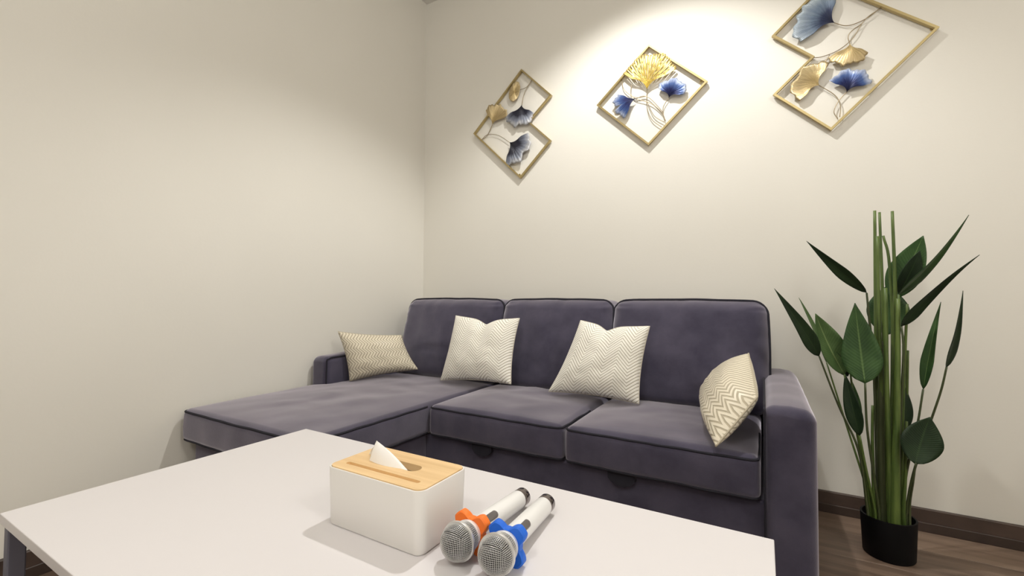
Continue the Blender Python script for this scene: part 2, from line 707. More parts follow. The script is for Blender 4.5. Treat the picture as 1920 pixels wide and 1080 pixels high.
back_cushion(1, .140, X1 + .006)
back_cushion(2, X1 + .012, X2 - .004)
back_cushion(3, X2 + .002, X3 + .022)


def arm_fn(side):
    def fn(p, s):
        q = Vector(p)
        if s.z > .5:
            q.z += .012 * (1 - s.x * s.x) * (1 - s.y ** 4) * (s.z - .5) * 2
            # slopes off towards the outer side
            q.z -= .010 * max(0, s.x * side) ** 2
        if s.y > .8:
            q.x -= side * .016 * max(0, s.x * side) * (s.y - .8) / .2
        q += Vector((.0, .0, .003)) * nz(p, 10, 3 + side)
        return q
    return fn


for side, (a, b) in ((-1, (.018, XL)), (1, (X3 + .004, XR))):
    c = part_soft('armrest', (a, b, YF + .022 if side < 0 else YF - .005, -.05, .045, .592), .028, arm_fn(side), .025)
    yf = (YF + .022 if side < 0 else YF - .005)
    xx = b - .003 if side < 0 else a + .003
    tube('piping', catmull([(xx, yf + .006, .06), (xx, yf + .005, .3), (xx, yf + .006, .55), (xx, yf + .02, .583), (xx, yf + .1, .59), (xx, -.3, .592)], 6), .0035, M_PIPE, c, 6)

# fabric pull tabs of the pull-out bed
for (u, v) in ((905, 841), (1166, 888)):
    p = on_y(u, v, YF + .022)
    bm = bmesh.new()
    ring = []
    out = [(-.045, .012), (-.045, -.012), (-.03, -.026), (-.012, -.034), (.012, -.034), (.03, -.026), (.045, -.012), (.045, .012)]
    f = bm.faces.new([bm.verts.new((p.x + a, YF + .012, CB - .006 + b)) for a, b in out])
    g = bmesh.ops.extrude_face_region(bm, geom=[f])
    bmesh.ops.translate(bm, verts=[e for e in g['geom'] if isinstance(e, bmesh.types.BMVert)], vec=(0, .016, 0))
    from_bm('pull_tab', bm, M_PIPE, sofa, False)
for x, yy in ((.1, YCH + .09), (X1 - .08, YCH + .09), (.1, -.12), (X3 + .07, -.12), (X3 + .07, YF + .06)):
    lathe('leg', [(0, 0), (.018, 0), (.024, .052), (0, .052)], M_BLACK, sofa, (x, yy, 0), n=16)


# ------------------------------------------------------------------ throw cushions
def throw_cushion(name, BL, BR, TR, TL, T, mat, label, chop=0., side=1, k=0, pinch=.07, n=34, chop_s=0., back=1.):
    P = [Vector(c) for c in (BL, BR, TR, TL)]
    cen = (P[0] + P[1] + P[2] + P[3]) / 4
    nrm = ((P[1] - P[0]).cross(P[3] - P[0])).normalized()
    lo = min(P, key=lambda p: p.z)
    root = thing(name, (cen.x, cen.y, lo.z), label, 'cushion', 'patterned throw cushions on the sofa')
    for face in (1, -1):
        pass
    verts, uvs, faces = [], [], []
    idx = {}

    def pos(s, t, face):
        s2 = s * (1 - pinch * (1 - t * t))
        t2 = t * (1 - pinch * (1 - s * s))
        prof = max(0, (1 - abs(s) ** 2.6) * (1 - abs(t) ** 2.6)) ** .55
        dz = 0
        if chop:
            up = max(0, (t + .35) / 1.35) ** 2
            g = math.exp(-((s - chop_s) / .24) ** 2)
            g2 = math.exp(-abs(s - chop_s) / .20)
            t2 -= chop * (.5 * g + .6 * g2) * up
            dz = -.35 * g * up * prof
        a, b = (s2 + 1) / 2, (t2 + 1) / 2
        p = (P[0] * (1 - a) + P[1] * a) * (1 - b) + (P[3] * (1 - a) + P[2] * a) * b
        h = T / 2 * (prof + dz) + .0035 + .006 * prof * nz((s, t, face), 2.2, k) + .003 * prof * nz((s, t, face), 6, k + 2)
        return p + nrm * h * (1 if face > 0 else -back)
    for face in (1, -1):
        for i in range(n + 1):
            for j in range(n + 1):
                s, t = -math.cos(PI * i / n), -math.cos(PI * j / n)
                s, t = .5 * s + .5 * (2 * i / n - 1), .5 * t + .5 * (2 * j / n - 1)
                idx[(face, i, j)] = len(verts)
                verts.append(pos(s, t, face))
                uvs.append(((s + 1) / 2, (t + 1) / 2))
    for face in (1, -1):
        for i in range(n):
            for j in range(n):
                f = [idx[(face, i, j)], idx[(face, i + 1, j)], idx[(face, i + 1, j + 1)], idx[(face, i, j + 1)]]
                faces.append(f if face == 1 else f[::-1])
    # the seam joining both covers
    rim = [(i, 0) for i in range(n)] + [(n, j) for j in range(n)] + [(i, n) for i in range(n, 0, -1)] + [(0, j) for j in range(n, 0, -1)]
    for a in range(len(rim)):
        b = (a + 1) % len(rim)
        faces.append([idx[(-1, *rim[a])], idx[(-1, *rim[b])], idx[(1, *rim[b])], idx[(1, *rim[a])]])
    c = mesh('cover', verts, faces, mat, root, True, uvs)
    seam = [(pos(s, t, 1) + pos(s, t, -1)) / 2 for s, t in [(-1 + 2 * i / n, -1 + 2 * j / n) for i, j in rim]]
    tube('seam', seam, .0028, mat, root, 6, True)
    return root


throw_cushion('throw_cushion', on_y(826, 713, -.545), on_y(958, 720, -.545), on_y(974, 597, -.455), on_y(855, 592, -.455), .125, M_IVORY,
              'ivory chevron throw cushion leaning between the chaise and the middle back cushion', .17, k=1, chop_s=.05, back=.7)
throw_cushion('throw_cushion', on_y(1029, 734, -.545), on_y(1198, 757, -.545), on_y(1218, 612, -.465), on_y(1089, 601, -.465), .125, M_IVORY,
              'ivory chevron throw cushion between the middle and right back cushions', .15, k=2, chop_s=-.12, back=.7)
throw_cushion('throw_cushion', on_y(656, 714, -.75), on_y(783, 692, -.50), on_y(752, 629, -.52), on_y(634, 622, -.775), .11, M_CHAMP,
              'champagne satin throw cushion leaning on the left armrest of the chaise', 0, k=3, back=.6)
throw_cushion('throw_cushion', on_z(1328, 745, .476), on_z(1343, 837, .468), on_y(1420, 745, -.81), on_y(1404, 663, -.56), .16, M_CHAMP,
              'champagne satin throw cushion leaning on the right armrest near the plant', 0, k=4, pinch=.0, back=.45)

# ------------------------------------------------------------------ coffee table
TZ = .49
tx0, tx1, ty0, ty1 = .818, 2.031, -2.065, -1.452
table = thing('coffee_table', ((tx0 + tx1) / 2, (ty0 + ty1) / 2, 0), 'low rectangular white coffee table in front of the sofa', 'table')
from_bm('tabletop', box_bm(tx0, tx1, ty0, ty1, TZ - .018, TZ, .0015, 2), M_WHITE, table, False)
for yy in (ty0 + .2, ty1 - .215):
    from_bm('support_rail', box_bm(tx0 + .04, tx1 - .04, yy, yy + .015, TZ - .04, TZ - .018, .001, 1), M_STEEL, table, False)
for x in (tx0 + .002, tx1 - .026):
    for yy in (ty0 + .006, ty1 - .030):
        from_bm('leg', box_bm(x, x + .024, yy, yy + .024, 0, TZ - .018, .002, 1), M_STEEL, table, False)

# ------------------------------------------------------------------ tissue box
bx0, bx1, by0, by1, bz0, bz1 = 1.350, 1.569, -1.792, -1.668, TZ, TZ + .099
tbox = thing('tissue_box', ((bx0 + bx1) / 2, (by0 + by1) / 2, TZ), 'white tissue box with a bamboo lid on the coffee table', 'tissue box')


def rrect(x0, x1, y0, y1, r, n=8):
    p = []
    for cx, cy, a0 in ((x1 - r, y1 - r, 0), (x0 + r, y1 - r, 90), (x0 + r, y0 + r, 180), (x1 - r, y0 + r, 270)):
        for i in range(n + 1):
            a = math.radians(a0 + 90 * i / n)
            p.append((cx + r * math.cos(a), cy + r * math.sin(a)))
    return p


def loops(name, rings, mat, parent, cap0=True, cap1=True):
    n = len(rings[0])
    v = [p for r in rings for p in r]
    f = []
    for i in range(len(rings) - 1):
        for k in range(n):
            f.append([i * n + k, i * n + (k + 1) % n, (i + 1) * n + (k + 1) % n, (i + 1) * n + k])
    if cap0:
        f.append(list(range(n))[::-1])
    if cap1:
        f.append([(len(rings) - 1) * n + k for k in range(n)])
    o = mesh(name, v, f, mat, parent)
    md = o.modifiers.new('edges', 'EDGE_SPLIT')
    md.split_angle = math.radians(35)
    return o


def ring(inset, z, r=.018):
    return [(a, b, z) for a, b in rrect(bx0 + inset, bx1 - inset, by0 + inset, by1 - inset, max(r - inset, .002))]


LID = .006
loops('body', [ring(.007, bz0), ring(.0045, bz0 + .001), ring(.003, bz0 + .004), ring(0, bz1 - .001), ring(.0006, bz1), ring(.003, bz1), ring(.0034, bz1 - .001),
               ring(.0034, bz1 - LID - .006), ring(.008, bz1 - LID - .006), ring(.008, bz0 + .006)], M_BOX, tbox)


def stadium(cx, cy, L, r, n=10):
    p = []
    for s, a0 in ((1, -90), (-1, 90)):
        for i in range(n + 1):
            a = math.radians(a0 + 180 * i / n)
            p.append((cx + s * L / 2 + r * math.cos(a), cy + r * math.sin(a)))
    return p


def slab(name, outlines, z0, z1, mat, parent):
    """flat board with holes: a filled 2D curve, extruded, turned into a mesh"""
    cu = bpy.data.curves.new(name, 'CURVE')
    cu.dimensions = '2D'
    cu.fill_mode = 'BOTH'
    cu.extrude = (z1 - z0) / 2
    for out in outlines:
        sp = cu.splines.new('POLY')
        sp.points.add(len(out) - 1)
        for q, (a, b) in zip(sp.points, out):
            q.co = (a, b, 0, 1)
        sp.use_cyclic_u = True
    tmp = bpy.data.objects.new(name, cu)
    COL.objects.link(tmp)
    dg = bpy.context.evaluated_depsgraph_get()
    me = bpy.data.meshes.new_from_object(tmp.evaluated_get(dg))
    bpy.data.objects.remove(tmp)
    off = root_loc(parent)
    for v in me.vertices:
        v.co = v.co + Vector((0, 0, (z0 + z1) / 2)) - off
    me.materials.clear()
    me.materials.append(mat)
    o = link(bpy.data.objects.new(name, me), parent)
    return o


lidout = rrect(bx0 + .0036, bx1 - .0036, by0 + .0036, by1 - .0036, .0146)
bcx, bcy = (bx0 + bx1) / 2, (by0 + by1) / 2
hole = stadium(bcx - .006, bcy + .006, .080, .0135)
slot = stadium(bcx - .002, by0 + .028, .160, .0046)
lid = slab('lid', [lidout, hole], bz1 - LID - .005, bz1 - .003, M_BAMBOO, tbox)
slab('lid_surface', [lidout, hole, slot], bz1 - .003, bz1 + .0015, M_BAMBOO, lid)
from_bm('tissue_stack', box_bm(bx0 + .016, bx1 - .016, by0 + .016, by1 - .016, bz0 + .008, bz1 - .028, .006, 2), M_TISSUE, tbox)

# the tissue pulled up out of the slot: a folded sheet
zt = bz1 - .004
yb = bcy + .006


def tis(u, v, dy=0.):
    return on_y(u, v, yb + dy)


verts, faces = [], []
A0 = tis(692, 884, -.010); A1 = tis(770, 889, -.012)      # front fold foot, left and right
PK = tis(706, 826, -.004)                                  # peak
nA = 12
rowsT = 10
for i in range(rowsT + 1):
    t = i / rowsT
    for j in range(nA + 1):
        s = j / nA
        foot = A0.lerp(A1, s)
        # the edge running from the peak down to the right foot bows out
        p = foot.lerp(PK, t)
        p.y -= .012 * math.sin(PI * s) * (1 - t) * .8 + .006 * math.sin(PI * t) * (1 - s)
        p.z += .004 * math.sin(PI * t) * s
        if t < .02:
            p.z -= .01
        verts.append(p)
for i in range(rowsT):
    for j in range(nA):
        a = i * (nA + 1) + j
        faces.append([a, a + 1, a + nA + 2, a + nA + 1])
# the back flap, curling over to the left
o0 = len(verts)
B0 = tis(688, 880, .012); B1 = tis(735, 884, .010)
PB = tis(700, 838, .006)
for i in range(rowsT + 1):
    t = i / rowsT
    for j in range(nA + 1):
        s = j / nA
        p = B0.lerp(B1, s).lerp(PB, t)
        p.x -= .006 * math.sin(PI * t) * (1 - s)
        p.y += .006 * math.sin(PI * s)
        verts.append(p)
for i in range(rowsT):
    for j in range(nA):
        a = o0 + i * (nA + 1) + j
        faces.append([a, a + 1, a + nA + 2, a + nA + 1])
tp = thing('tissue', (bcx, bcy, zt - .02), 'white paper tissue sticking up out of the bamboo lid', 'tissue')
o = mesh('folded_sheet', verts, faces, M_TISSUE, tp)
md = o.modifiers.new('thick', 'SOLIDIFY')
md.thickness = .0008


# ------------------------------------------------------------------ microphones
def microphone(head, tail, ring_mat, label, ring_name, roll):
    """head, tail: axis points (ball centre, far end of the cap)"""
    H, Tl = Vector(head), Vector(tail)
    A = (Tl - H).normalized()
    L = (Tl - H).length
    root = thing('microphone', (H.x, H.y, TZ), label, 'microphone', 'wireless microphones on the table')
    R = .0262
    # ball grille: woven wire on a cube sphere, dark foam inside
    s = A.cross(Vector((0, 0, 1))).normalized()
    w = s.cross(A)
    n = 15
    verts, faces, idx = [], [], {}

    def vid(c):
        key = tuple(round(x, 5) for x in c)
        if key not in idx:
            v = Vector([math.tan(x * PI / 4) for x in c]).normalized()
            idx[key] = len(verts)
            a = -v.z
            # flatter nose, straight run to the band
            p = H + (s * v.x + w * v.y) * R + A * (-v.z * R * (.93 if v.z > 0 else .5))
            verts.append(p)
        return idx[key]
    g = [-1 + 2 * i / n for i in range(n + 1)]
    for i in range(n):
        for j in range(n):
            faces.append([vid((g[i], g[j], 1)), vid((g[i + 1], g[j], 1)), vid((g[i + 1], g[j + 1], 1)), vid((g[i], g[j + 1], 1))])
    half = [k for k in range(n) if g[k] >= -.01]
    for i in range(n):
        for j in half:
            for mk in (lambda a, b: (a, 1, b), lambda a, b: (a, -1, b), lambda a, b: (1, a, b), lambda a, b: (-1, a, b)):
                faces.append([vid(mk(g[i], g[j])), vid(mk(g[i + 1], g[j])), vid(mk(g[i + 1], g[j + 1])), vid(mk(g[i], g[j + 1]))])
    gr = mesh('grille', verts, faces, M_SILVER, root, True)
    gr['kind'] = 'stuff'
    md = gr.modifiers.new('wire', 'WIREFRAME')
    md.thickness = .00095
    md.use_even_offset = False
    lathe('foam', [(0, -.0235)] + [(.0253 * math.sin(a), -.0235 * math.cos(a)) for a in [i * PI / 20 for i in range(1, 11)]] + [(.024, .012), (.021, .022), (0, .022)], M_FOAM, root, H, A, 32)
    lathe('grille_band', [(.0256, -.0005), (.0284, .0), (.0288, .0022), (.0284, .0044), (.0258, .005), (.0245, .0045)], M_SILVER, root, H, A, 48)
    # lower grille: wire cone behind the band
    vv, ff = [], []
    nk, rows_ = 56, 7
    for i in range(rows_ + 1):
        t = i / rows_
        for k in range(nk):
            a = 2 * PI * k / nk
            r = .0258 - .0035 * t
            vv.append(H + A * (.0048 + .017 * t) + (s * math.cos(a) + w * math.sin(a)) * r)
    for i in range(rows_):
        for k in range(nk):
            ff.append([i * nk + k, i * nk + (k + 1) % nk, (i + 1) * nk + (k + 1) % nk, (i + 1) * nk + k])
    lg = mesh('lower_grille', vv, ff, M_SILVER, root, True)
    lg['kind'] = 'stuff'
    md = lg.modifiers.new('wire', 'WIREFRAME')
    md.thickness = .0009
    md.use_even_offset = False
    lathe('collar', [(.0215, .0215), (.0229, .022), (.0222, .027), (.019, .036), (.0175, .042)], M_MICW, root, H, A, 40)
    lathe('handle', [(.0172, .036), (.0172, .05), (.0165, L - .024), (.0158, L - .020)], M_MICW, root, H, A, 40)
    lathe('end_cap', [(.0150, L - .021), (.0160, L - .019), (.0160, L - .0015), (.0148, L), (.012, L), (.0115, L - .004), (0, L - .004)], M_CHROME, root, H, A, 40)
    # switch plate lying on the upper side of the handle
    sp = H + A * .077
    up = (Vector((0, 0, 1)) - A * A.z).normalized()
    sd = A.cross(up)
    ca, sa = math.cos(roll), math.sin(roll)
    n1 = up * ca + sd * sa
    n2 = A.cross(n1)
    out = []
    for dz_, k_ in ((.0150, 1), (.0176, 1), (.0184, .8)):
        out.append([sp + A * (a * k_) + n2 * (b * k_) + n1 * (dz_ - .5 * (b * k_) ** 2 / .017) for a, b in stadium(0, 0, .024, .0062, 6)])
    loops('switch', out, M_SWITCH, root)
    # anti-roll ring: six-lobed rubber collar
    c0 = .0365
    rings = []
    m = 96
    rot = roll
    for hh, sc_ in ((c0 - .0045, .0), (c0 - .0065, .93), (c0 - .0045, 1.0), (c0 + .0065, 1.0), (c0 + .0085, .93), (c0 + .0065, .0)):
        rg = []
        for k in range(m):
            a = 2 * PI * k / m
            lob = .5 + .5 * math.cos(4 * (a - rot))
            ro = .0232 + .0125 * min(1, max(0, lob * 1.45 - .22)) ** .8
            r = ro * sc_ if sc_ else .0195
            rg.append(H + A * hh + (s * math.cos(a) + w * math.sin(a)) * max(r, .0195))
        rings.append(rg)
    loops(ring_name, rings, ring_mat, root, False, False)
    return root


microphone(on_z(858, 1016, TZ + .031), on_z(981, 930, TZ + .0175), M_ORANGE, 'white microphone with an orange anti-roll ring beside the tissue box', 'anti_roll_ring', .75)
microphone(on_z(930, 1040, TZ + .031), on_z(1026, 942, TZ + .0175), M_BLUE, 'white microphone with a blue anti-roll ring, farther from the tissue box', 'anti_roll_ring', .75)


# ------------------------------------------------------------------ gilded wall art
WY = -.016


def wp(c, org, scl, w=WY):
    return on_y(org[0] + c[0] / scl, org[1] + c[1] / scl, w)


def frame_bars(root, corners, width=.009, y0=-.022, y1=-.006):
    """square-section bar along each side, mitred"""
    n = len(corners)
    C = [Vector((p.x, p.z)) for p in corners]
    area = sum(C[i].x * C[(i + 1) % n].y - C[(i + 1) % n].x * C[i].y for i in range(n))
    inner = []
    for i in range(n):
        a, b, c = C[i - 1], C[i], C[(i + 1) % n]
        d1, d2 = (b - a).normalized(), (c - b).normalized()
        sg = 1 if area > 0 else -1
        n1, n2 = Vector((-d1.y, d1.x)) * sg, Vector((-d2.y, d2.x)) * sg
        bis = (n1 + n2).normalized()
        inner.append(b + bis * width / max(.3, bis.dot(n1)))
    for i in range(n):
        j = (i + 1) % n
        q = [C[i], C[j], inner[j], inner[i]]
        v = [(p.x, yy, p.y) for yy in (y0, y1) for p in q]
        f = [[0, 1, 2, 3], [7, 6, 5, 4], [0, 4, 5, 1], [1, 5, 6, 2], [2, 6, 7, 3], [3, 7, 4, 0]]
        bm = bmesh.new()
        vs = [bm.verts.new(p) for p in v]
        for ff in f:
            bm.faces.new([vs[k] for k in ff])
        from_bm('frame_bar', bm, M_GOLD, root, False)
    # hanging eyelets that fix it to the wall
    return C


def ginkgo(root, base, tip, spread, mat, k=0, slits=False, dome=.012, lobes=2, notch=.12, wave=.05, lift=0., full=0.):
    B, Tp = Vector(base), Vector(tip)
    R = (Tp - B).length
    d = Vector((Tp.x - B.x, 0, Tp.z - B.z)).normalized()
    e = Vector((-d.z, 0, d.x))
    sp = math.radians(spread)
    na, nr = (72, 14) if slits else (48, 12)
    verts, uvs, faces = [], [], []
    for i in range(nr + 1):
        r = i / nr
        for j in range(na + 1):
            t = -1 + 2 * j / na
            edge = 1 - notch * math.exp(-(t / .10) ** 2) * (lobes == 2) + wave * math.sin(t * 9 + k) + .5 * wave * math.sin(t * 23 + 2 * k)
            edge *= 1 - .10 * abs(t) ** 3
            rr = R * (r * edge * (.25 + .75 * r ** .15) if r > 0 else 0)
            a = t * sp * (.35 + .65 * min(1, r * 1.6)) if not full else t * PI
            out = dome * (math.sin(PI * min(1, r * .9)) * .6 + .5 * (1 - t * t) * r) + .0012 * r * math.sin(t * 40)
            p = B + d * (rr * math.cos(a)) + e * (rr * math.sin(a) * (full or 1)) + Vector((0, -out - lift, 0))
            verts.append(p)
            uvs.append(((t + 1) / 2, r))
    for i in range(nr):
        for j in range(na):
            if slits and i >= 4 and j % 3 == 1:
                seg = (i + (j // 3) * 5) % 8
                if seg < 6 or i == nr - 1:
                    if 3 < j < na - 4:
                        continue
            a = i * (na + 1) + j
            faces.append([a, a + 1, a + na + 2, a + na + 1])
    o = mesh('leaf', verts, faces, mat, root, True, uvs)
    md = o.modifiers.new('thick', 'SOLIDIFY')
    md.thickness = .001
    return o


def wires(root, lists, org, scl, w=WY + .006):
    for L in lists:
        pts = [wp(c, org, scl, w) for c in L]
        tube('stem', catmull(pts, 8), .0017, M_STEM, root, 6)


def eyelet(root, c, org, scl, r=.006):
    p = wp(c, org, scl, -.004)
    lathe('hanging_eyelet', [(r * .45, -.004), (r, -.004), (r, .001), (r * .45, .001), (r * .45, -.004)], M_GOLD, root, p, (0, -1, 0), 16)


# left piece
O1, S1 = (860, 100), 4.155
cs = [wp(c, O1, S1, -.026) for c in ((485, 118), (720, 320), (546, 527), (716, 674), (475, 972), (110, 624))]
g1 = thing('wall_art', (.70, 0, 1.94), 'notched gold wall art with two navy and two gold ginkgo leaves, nearest the corner', 'wall art', 'gold frames with ginkgo leaves on the wall')
frame_bars(g1, cs)
ginkgo(g1, wp((438, 300), O1, S1), wp((397, 299), O1, S1), 140, M_GOLDL, 1, lobes=1, notch=0, dome=.005, wave=.02, full=1.6)
ginkgo(g1, wp((262, 556), O1, S1), wp((318, 402), O1, S1), 50, M_GOLDL, 2, lobes=2, notch=.06)
ginkgo(g1, wp((492, 402), O1, S1), wp((472, 575), O1, S1), 58, M_NAVY, 3)
ginkgo(g1, wp((398, 693), O1, S1), wp((520, 800), O1, S1), 58, M_NAVY, 4)
wires(g1, [[(570, 208), (530, 262), (474, 286)], [(570, 208), (512, 310), (492, 405)], [(175, 677), (222, 640), (262, 556)], [(175, 677), (225, 634), (310, 640), (398, 695)],
           [(222, 640), (245, 600), (262, 556)]], O1, S1)
eyelet(g1, (485, 145), O1, S1)
eyelet(g1, (475, 945), O1, S1)

# middle piece
O2, S2 = (1100, 70), 4.908
cs = [wp(c, O2, S2, -.026) for c in ((570, 58), (1112, 398), (566, 990), (88, 622))]
g2 = thing('wall_art', (1.516, 0, 1.95), 'diamond gold frame wall art with a large yellow ginkgo leaf under the spotlight', 'wall art', 'gold frames with ginkgo leaves on the wall')
frame_bars(g2, cs, .009)
ginkgo(g2, wp((555, 478), O2, S2), wp((600, 162), O2, S2), 57, M_YELL, 5, slits=True, dome=.02, lobes=1, notch=0, wave=.03)
ginkgo(g2, wp((450, 565), O2, S2), wp((262, 665), O2, S2), 42, M_BLUEL, 6, dome=.016, notch=.25)
ginkgo(g2, wp((757, 555), O2, S2), wp((830, 392), O2, S2), 66, M_BLUEL, 7, dome=.016, lobes=1, notch=0)
wires(g2, [[(555, 480), (555, 640), (600, 755), (690, 826)], [(450, 567), (590, 608), (690, 690), (726, 770)], [(757, 555), (706, 640), (706, 715), (726, 768)],
           [(320, 370), (345, 480), (450, 567)], [(555, 540), (470, 555), (410, 530), (410, 440)], [(450, 567), (520, 540), (580, 560), (660, 640), (700, 690)],
           [(560, 600), (620, 720), (715, 782)]], O2, S2)
eyelet(g2, (570, 85), O2, S2)
eyelet(g2, (1050, 408), O2, S2)

# right piece
O3, S3 = (1430, 0), 4.153
cs = [wp(c, O3, S3, -.026) for c in ((70, 276), (378, 440), (80, 734), (535, 1012), (1383, 203))]
a0, a1 = wp((70, 276), O3, S3, -.026), wp((340, -2), O3, S3, -.026)
b0, b1 = wp((1383, 203), O3, S3, -.026), wp((868, -2), O3, S3, -.026)
da, db = a1 - a0, b1 - b0
tt = ((b0.x - a0.x) * db.z - (b0.z - a0.z) * db.x) / (da.x * db.z - da.z * db.x)
cs.append(a0 + da * tt)
g3 = thing('wall_art', (2.3, 0, 1.95), 'notched gold wall art with pale blue, violet and gold ginkgo leaves above the plant', 'wall art', 'gold frames with ginkgo leaves on the wall')
frame_bars(g3, cs)
ginkgo(g3, wp((558, 178), O3, S3), wp((290, 95), O3, S3), 58, M_PALEB, 8, dome=.02, notch=.1)
ginkgo(g3, wp((680, 343), O3, S3), wp((655, 515), O3, S3), 55, M_GOLDL, 9, notch=.06)
ginkgo(g3, wp((440, 665), O3, S3), wp((262, 590), O3, S3), 74, M_GOLDL, 10, notch=.08)
ginkgo(g3, wp((655, 715), O3, S3), wp((715, 545), O3, S3), 62, M_BLUEL, 11, lobes=1, notch=0)
wires(g3, [[(940, 40), (830, 130), (720, 185), (640, 200), (558, 178)], [(950, 45), (800, 150), (700, 300), (590, 390), (470, 440), (385, 452)], [(770, 185), (690, 245), (665, 290), (680, 343)],
           [(520, 428), (480, 490)], [(585, 925), (555, 870), (590, 790), (655, 715)], [(600, 910), (605, 820), (560, 740), (440, 665)]], O3, S3)
eyelet(g3, (1318, 225), O3, S3)

# ------------------------------------------------------------------ potted plant
PX, PY, PR, PH = 2.394, -.288, .078, .137
plant = thing('potted_plant', (PX, PY, 0), 'tall bird-of-paradise style plant in a black pot right of the sofa', 'plant')
lathe('pot', [(0, 0), (PR * .90, 0), (PR * .93, .004), (PR, PH - .004), (PR, PH), (PR * .93, PH), (PR * .92, PH - .025)], M_BLACK, plant, (PX, PY, 0), n=48)
lathe('soil', [(0, PH - .022), (PR * .5, PH - .021), (PR * .93, PH - .026)], M_SOIL, plant, (PX, PY, 0), n=32)


def foot(u, v=968):
    """where a stalk with this pixel column enters the soil"""
    p = on_y(u, v, PY)
    x = max(PX - PR * .8, min(PX + PR * .8, p.x))
    return x


def stalk(pts, r0, r1, mat=M_STALK, n=8):
    """pts: (u, v, y) from the top down; the last enters the soil"""
    P = [on_y(u, v, y) for u, v, y in pts]
    q = Vector(P[-1])
    e = Vector((max(PX - PR * .75, min(PX + PR * .75, q.x)), max(PY - PR * .6, min(PY + PR * .6, q.y)), PH - .03))
    P.append(e)
    P = catmull(P, 6)
    return tube('stem', P, lambda t: r0 + (r1 - r0) * t, mat, plant, n)


def leaf(base, tip, width, mat=M_LEAF, face=None, fold=.25, bend=.03, peak=.38, twist=0., tipp=1.75):
    """base, tip: (u, v, y). face: direction the blade looks; width in metres"""
    B, T = on_y(*base), on_y(*tip)
    ax = T - B
    L = ax.length
    ax.normalize()
    f = Vector(face) if face else (CAM - B)
    f = (f - ax * f.dot(ax)).normalized()
    sd = ax.cross(f)
    nl, nw = 18, 8
    verts, uvs, faces = [], [], []
    for i in range(nl + 1):
        t = i / nl
        if t < peak:
            wd = math.sin(PI / 2 * (t / peak)) ** .62
        else:
            q = (t - peak) / (1 - peak)
            wd = (1 - q ** tipp) if q < 1 else 0
        wd = max(wd, .015) * width / 2
        c = B + ax * (L * t) - f * (bend * 4 * t * (1 - t)) * -1
        for j in range(nw + 1):
            s = -1 + 2 * j / nw
            an = twist * (t - .5)
            dirs = sd * math.cos(an) + f * math.sin(an)
            nn = f * math.cos(an) - sd * math.sin(an)
            p = c + dirs * (s * wd) + nn * (fold * wd * abs(s) ** 1.3 + .05 * wd * math.sin(9 * t + 3 * s) * abs(s))
            verts.append(p)
            uvs.append(((s + 1) / 2, t))
    for i in range(nl):
        for j in range(nw):
            a = i * (nw + 1) + j
            faces.append([a, a + 1, a + nw + 2, a + nw + 1])
    o = mesh('leaf', verts, faces, mat, plant, True, uvs)
    md = o.modifiers.new('thick', 'SOLIDIFY')
    md.thickness = .0012
    return o


y0 = PY
# cut upright stalks in the middle
stalk([(1640, 395, y0 + .02), (1642, 560, y0 + .02), (1645, 760, y0 + .01), (1650, 940, y0 + .01)], .0045, .011, n=10)
stalk([(1649, 398, y0 - .01), (1655, 560, y0 - .01), (1660, 760, y0), (1664, 950, y0)], .004, .008)
stalk([(1673, 396, y0 - .02), (1679, 560, y0 - .02), (1682, 760, y0 - .01), (1682, 950, y0)], .0045, .009)
stalk([(1656, 442, y0 + .03), (1668, 500, y0 + .03), (1676, 700, y0 + .02), (1672, 940, y0 + .01)], .004, .007)
stalk([(1645, 443, y0 - .03), (1648, 600, y0 - .03), (1654, 780, y0 - .02), (1655, 950, y0 - .01)], .005, .009)
stalk([(1701, 570, y0 - .01), (1697, 660, y0 - .01), (1692, 800, y0), (1690, 950, y0)], .004, .006)
stalk([(1702, 657, y0 + .03), (1700, 760, y0 + .03), (1696, 850, y0 + .02), (1693, 950, y0 + .01)], .004, .006)
stalk([(1594, 693, y0 - .03), (1605, 790, y0 - .03), (1625, 900, y0 - .02), (1636, 955, y0 - .01)], .003, .005)
stalk([(1660, 540, y0 - .04), (1662, 700, y0 - .045), (1667, 840, y0 - .05), (1672, 960, y0 - .045)], .006, .011, n=10)
# thick green sheath in front, and its neighbours
stalk([(1684, 560, y0 - .05), (1683, 700, y0 - .055), (1680, 850, y0 - .06), (1679, 965, y0 - .055)], .006, .0165, n=12)
stalk([(1652, 640, y0 - .02), (1652, 760, y0 - .02), (1651, 860, y0 - .02), (1654, 955, y0 - .02)], .008, .014, M_STALK2, n=10)
stalk([(1636, 760, y0 - .01), (1636, 850, y0 - .02), (1640, 955, y0 - .03)], .004, .008)
stalk([(1700, 790, y0 - .01), (1698, 880, y0 - .02), (1694, 955, y0 - .02)], .004, .008)

# leaves with their own stalks
leaf((1625, 549, y0 - .02), (1512, 452, y0 - .16), .040, M_LEAF3, face=(.25, -.75, -.75), bend=.012, peak=.42, tipp=1.2)
stalk([(1625, 549, y0 - .02), (1630, 600, y0 - .02), (1639, 700, y0), (1646, 940, y0)], .003, .006, M_STALK2)
leaf((1536, 668, y0 - .10), (1452, 541, y0 - .22), .054, M_LEAF3, face=(.6, -.65, -.4), bend=.01, peak=.26, tipp=1.2)
stalk([(1536, 668, y0 - .10), (1572, 760, y0 - .07), (1610, 845, y0 - .05), (1625, 945, y0 - .04)], .0028, .005, M_STALK2)
leaf((1550, 680, y0 + .05), (1498, 558, y0 + .03), .03, M_LEAF2, face=(.85, -.5, 0), bend=.006)
stalk([(1550, 680, y0 + .05), (1588, 800, y0 + .03), (1620, 900, y0 + .01), (1632, 950, y0)], .0026, .005)
leaf((1583, 702, y0 - .05), (1529, 588, y0 - .09), .088, M_LEAF2, face=(.35, -.9, .25), bend=-.01, peak=.4, fold=.45)
